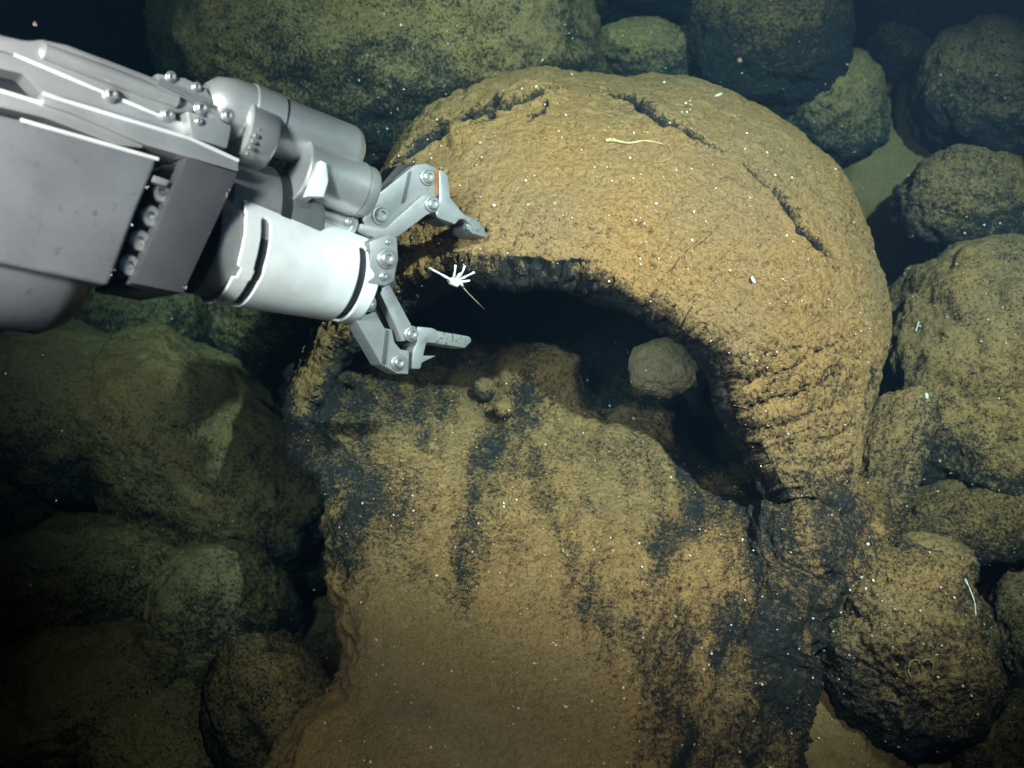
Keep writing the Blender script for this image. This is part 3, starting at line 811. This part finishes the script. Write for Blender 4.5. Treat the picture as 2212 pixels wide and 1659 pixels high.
def on_rock(name, label, cat, lines, mat, lift=0.003, group=None, n=7):
    paths = []
    for pts in lines:
        dens = catmull([p[:3] for p in pts], max(4, 5 * len(pts)))
        paths.append([(surf(x, y, lift + r * 0.6), r) for x, y, r in dens])
    V, F = tube_mesh(paths, n)
    V = np.array(V); c = V.mean(0)
    o = mesh_obj(name, V - c, F, mat); o.location = c
    return tag(o, label, cat, group)

def flower_star():
    root = empty("feather_star", P(982, 606, 2.44))
    tag(root, "white feather star clinging under the arch lip beside the gripper", "feather star")
    off = np.array(root.location)
    def tp(x, y, d): return P(x, y, d) - off
    V, F = tube_mesh([[(tp(968, 606, 2.44), 0.004), (tp(976, 604, 2.43), 0.0055), (tp(986, 606, 2.43), 0.006), (tp(996, 612, 2.43), 0.0045), (tp(1000, 620, 2.44), 0.003)],
                      [(tp(970, 611, 2.44), 0.003), (tp(980, 610, 2.43), 0.008), (tp(990, 618, 2.43), 0.004)]], 8)
    mesh_obj("body", V, F, M_STAR, root)
    for pts in ([(974, 604), (962, 598), (950, 591), (936, 584), (926, 578)], [(980, 602), (981, 594), (983, 584), (984, 572)], [(988, 602), (994, 595), (1000, 586), (1004, 574)],
                [(991, 604), (1003, 599), (1013, 594), (1025, 588)], [(992, 608), (1004, 608), (1015, 606)], [(984, 603), (990, 596), (993, 590)]):
        d = 2.43
        m = len(pts)
        V, F = tube_mesh([[(tp(x, y, d - 0.004 * k), 0.0024 * (1 - 0.3 * k / m) + (0.0010 if k % 2 else 0)) for k, (x, y) in enumerate(pts)]], 7)
        mesh_obj("arm", V, F, M_STAR, root)
    V, F = tube_mesh([[(tp(996, 616, 2.44), 0.0016), (tp(1012, 634, 2.47), 0.0013), (tp(1030, 652, 2.5), 0.0013), (tp(1047, 669, 2.55), 0.0010)]], 6)
    mesh_obj("stalk", V, F, M_TUBE, root)
flower_star()

on_rock("scale_worm", "cream worm with a thicker head lying on top of the arch", "worm", [[(1308, 304, 0.004), (1316, 302, 0.0055), (1330, 304, 0.004), (1360, 309, 0.0032), (1390, 304, 0.0026), (1415, 307, 0.0018), (1436, 312, 0.0012)]], M_WORM, 0.002)
on_rock("thread_worm", "thin curled tan thread next to the cream worm on the arch", "worm", [[(1432, 306, 0.0012), (1446, 318, 0.0014), (1452, 334, 0.0014), (1440, 346, 0.0012), (1412, 350, 0.001)]], M_TUBE, 0.002)
on_rock("worm_tube", "pair of curled tan worm tubes on the squat boulder", "worm tube", [[(1970, 1466, 0.0012), (1962, 1448, 0.0015), (1968, 1430, 0.0015), (1982, 1426, 0.0015), (1990, 1440, 0.0012)], [(1992, 1446, 0.0012), (1994, 1430, 0.0015), (2006, 1424, 0.0015), (2016, 1436, 0.0015), (2012, 1458, 0.0012)]], M_TUBE, 0.002)
on_rock("worm_tube", "pale thread worm along the squat boulder's outer edge", "worm tube", [[(2085, 1252, 0.003), (2092, 1266, 0.0018), (2100, 1285, 0.0016), (2106, 1305, 0.0015), (2108, 1330, 0.0013)]], M_STAR, 0.002)
for lab, x0, y0, x1, y1, r in (("slim white sea cucumber on the lower face of the arch", 1623, 598, 1630, 612, 0.0045),
                               ("white splinter high on the very large mottled boulder", 1985, 694, 1978, 716, 0.0030),
                               ("stubby white animal midway down the very large mottled boulder", 2001, 850, 2002, 862, 0.0050),
                               ("small white shell on the outer shoulder of the arch crest", 1545, 208, 1560, 202, 0.0045)):
    on_rock("white_animal", lab, "sea animal", [[(x0, y0, r * 0.6), ((x0 + x1) / 2, (y0 + y1) / 2, r), (x1, y1, r * 0.6)]], M_STAR, 0.003)
for lab, x, y, r, m in (("bluish translucent animal hanging under the arch lip", 1147, 634, 0.011, M_BLUE), ("small white animal hanging under the arch lip", 1196, 634, 0.008, M_STAR)):
    p = surf(x, y, 0.012)
    V, F = tube_mesh([[(p + UV * r * 1.4, r * 0.25), (p + UV * r * 0.7, r * 0.6), (p, r * 0.8), (p - UV * r * 0.8, r * 0.6), (p - UV * r * 1.3, r * 0.15)],
                      [(p + RV * r * 0.9 + UV * r * 0.8, r * 0.15), (p + RV * r * 1.1, r * 0.28), (p + RV * r * 1.3 - UV * r * 0.7, r * 0.12)]], 9)
    V = np.array(V); c = V.mean(0)
    o = mesh_obj("hanging_animal", V - c, F, m); o.location = c
    tag(o, lab, "sea animal")
# dark stalk standing in the silt
b0 = surf(1925, 500, 0.0)
def near(x, y, k): return P(x, y, np.dot(b0 - C, FV) - k)
V, F = tube_mesh([[(near(1916, 506, -0.03), 0.004), (near(1926, 488, 0.01), 0.006), (near(1930, 470, 0.03), 0.0075), (near(1934, 440, 0.05), 0.0085), (near(1937, 415, 0.06), 0.0085), (near(1938, 399, 0.06), 0.006)],
                  [(near(1928, 486, 0.01), 0.005), (near(1936, 500, -0.03), 0.003)]], 9)
V = np.array(V); o = mesh_obj("sea_stalk", V - b0, F, M_STALK); o.location = b0
tag(o, "dark upright stalk standing in the silt mound", "stalk")

# shell flecks and grains of shell on the rocks
def flecks():
    oct_v = np.array([(1, 0, 0), (-1, 0, 0), (0, 1, 0), (0, -1, 0), (0, 0, 1), (0, 0, -1)], float)
    oct_f = np.array([(0, 2, 4), (2, 1, 4), (1, 3, 4), (3, 0, 4), (2, 0, 5), (1, 2, 5), (3, 1, 5), (0, 3, 5)])
    surf(1200, 400)
    V = []; F = []; k = 0
    for i in range(3000):
        x = RNG.uniform(0, 2212); y = RNG.uniform(0, 1659)
        w = 1.0 if (x > 700) else 0.18
        if y < 150: w *= 0.6
        if 900 < x < 1900 and 150 < y < 650: w *= 1.5
        if RNG.random() > w * 0.55: continue
        p = surf(x, y, 0.002)
        r = 0.0012 + 0.0030 * RNG.random() ** 3.0
        s = oct_v * r * RNG.uniform(0.5, 1.5, 3)
        ang = RNG.uniform(0, 6.28, 3)
        R = np.array(Euler(ang).to_matrix())
        V.append(s @ R.T + p); F.append(oct_f + 6 * k); k += 1
    o = mesh_obj("shell_flecks", np.vstack(V), np.vstack(F), M_SHELL, shade=False)
    tag(o, "tiny pale shell flecks scattered over the rocks", "shell flecks", kind="stuff")
flecks()

def marine_snow():
    oct_v = np.array([(1, 0, 0), (-1, 0, 0), (0, 1, 0), (0, -1, 0), (0, 0, 1), (0, 0, -1)], float)
    oct_f = np.array([(0, 2, 4), (2, 1, 4), (1, 3, 4), (3, 0, 4), (2, 0, 5), (1, 2, 5), (3, 1, 5), (0, 3, 5)])
    V = []; F = []
    for k in range(70):
        p = P(RNG.uniform(-200, 2400), RNG.uniform(-100, 1760), RNG.uniform(1.1, 4.2))
        V.append(oct_v * (0.0008 + 0.0014 * RNG.random() ** 2) * RNG.uniform(0.6, 1.4, 3) + p); F.append(oct_f + 6 * k)
    o = mesh_obj("marine_snow", np.vstack(V), np.vstack(F), M_SHELL, shade=False)
    tag(o, "fine pale particles drifting in the water", "particles", kind="stuff")
marine_snow()

# ------------------------------------------------------------------ silt stirred up by the vehicle
def silt_plume():
    U, F = cube_sphere(16)
    o = mesh_obj("silt_plume", U, F, bpy.data.materials.new("drifting_silt"))
    o.location = P(960, 1540, 2.02)
    B = Matrix([[RV[k], UV[k], FV[k]] for k in range(3)]).to_4x4()
    o.rotation_euler = (B @ Matrix.Rotation(math.radians(-32), 4, 'Z')).to_euler()
    o.scale = (0.36, 0.24, 0.13)
    m = o.data.materials[0]; m.use_nodes = True; nt = m.node_tree
    for n in list(nt.nodes):
        if n.type != 'OUTPUT_MATERIAL': nt.nodes.remove(n)
    tc = N(nt, 'ShaderNodeTexCoord')
    ln = N(nt, 'ShaderNodeVectorMath', operation='LENGTH'); nt.links.new(tc.outputs['Object'], ln.inputs[0])
    fall = maprange(nt, ln.outputs['Value'], 1.0, 0.15)
    nz = maprange(nt, noise_node(nt, tc.outputs['Object'], 1.8, 3, 0.5), 0.30, 0.75)
    pv = nt.nodes.new('ShaderNodeVolumePrincipled')
    pv.inputs['Color'].default_value = (0.95, 0.62, 0.33, 1)
    pv.inputs['Absorption Color'].default_value = (1, 1, 1, 1)
    nt.links.new(math_node(nt, 'MULTIPLY', math_node(nt, 'MULTIPLY', fall, nz), 1.8), pv.inputs['Density'])
    nt.links.new(pv.outputs[0], nt.nodes['Material Output'].inputs['Volume'])
    tag(o, "soft brown cloud of stirred-up silt drifting over the cavity floor", "silt cloud", kind="stuff")
silt_plume()

# ------------------------------------------------------------------ the water itself
def water_haze():
    lo_ = np.array([-34, -6, -10.0]); hi_ = np.array([34, 48, 14.0])
    bm = bmesh.new()
    bmesh.ops.create_cube(bm, size=1.0)
    me = bpy.data.meshes.new("haze"); bm.to_mesh(me); bm.free()
    m = bpy.data.materials.new("sea_water"); m.use_nodes = True
    nt = m.node_tree
    for n in list(nt.nodes):
        if n.type != 'OUTPUT_MATERIAL': nt.nodes.remove(n)
    pv = nt.nodes.new('ShaderNodeVolumePrincipled')
    pv.inputs['Color'].default_value = (0.022, 0.056, 0.105, 1)
    pv.inputs['Density'].default_value = 0.36
    pv.inputs['Absorption Color'].default_value = (0.0, 0.40, 0.55, 1)
    pv.inputs['Anisotropy'].default_value = 0.5
    nt.links.new(pv.outputs[0], nt.nodes['Material Output'].inputs['Volume'])
    me.materials.append(m)
    o = bpy.data.objects.new("haze", me); COL.objects.link(o)
    o.location = (lo_ + hi_) / 2; o.scale = hi_ - lo_
    tag(o, "blue-green sea water filling the scene", "water", kind="stuff")
water_haze()
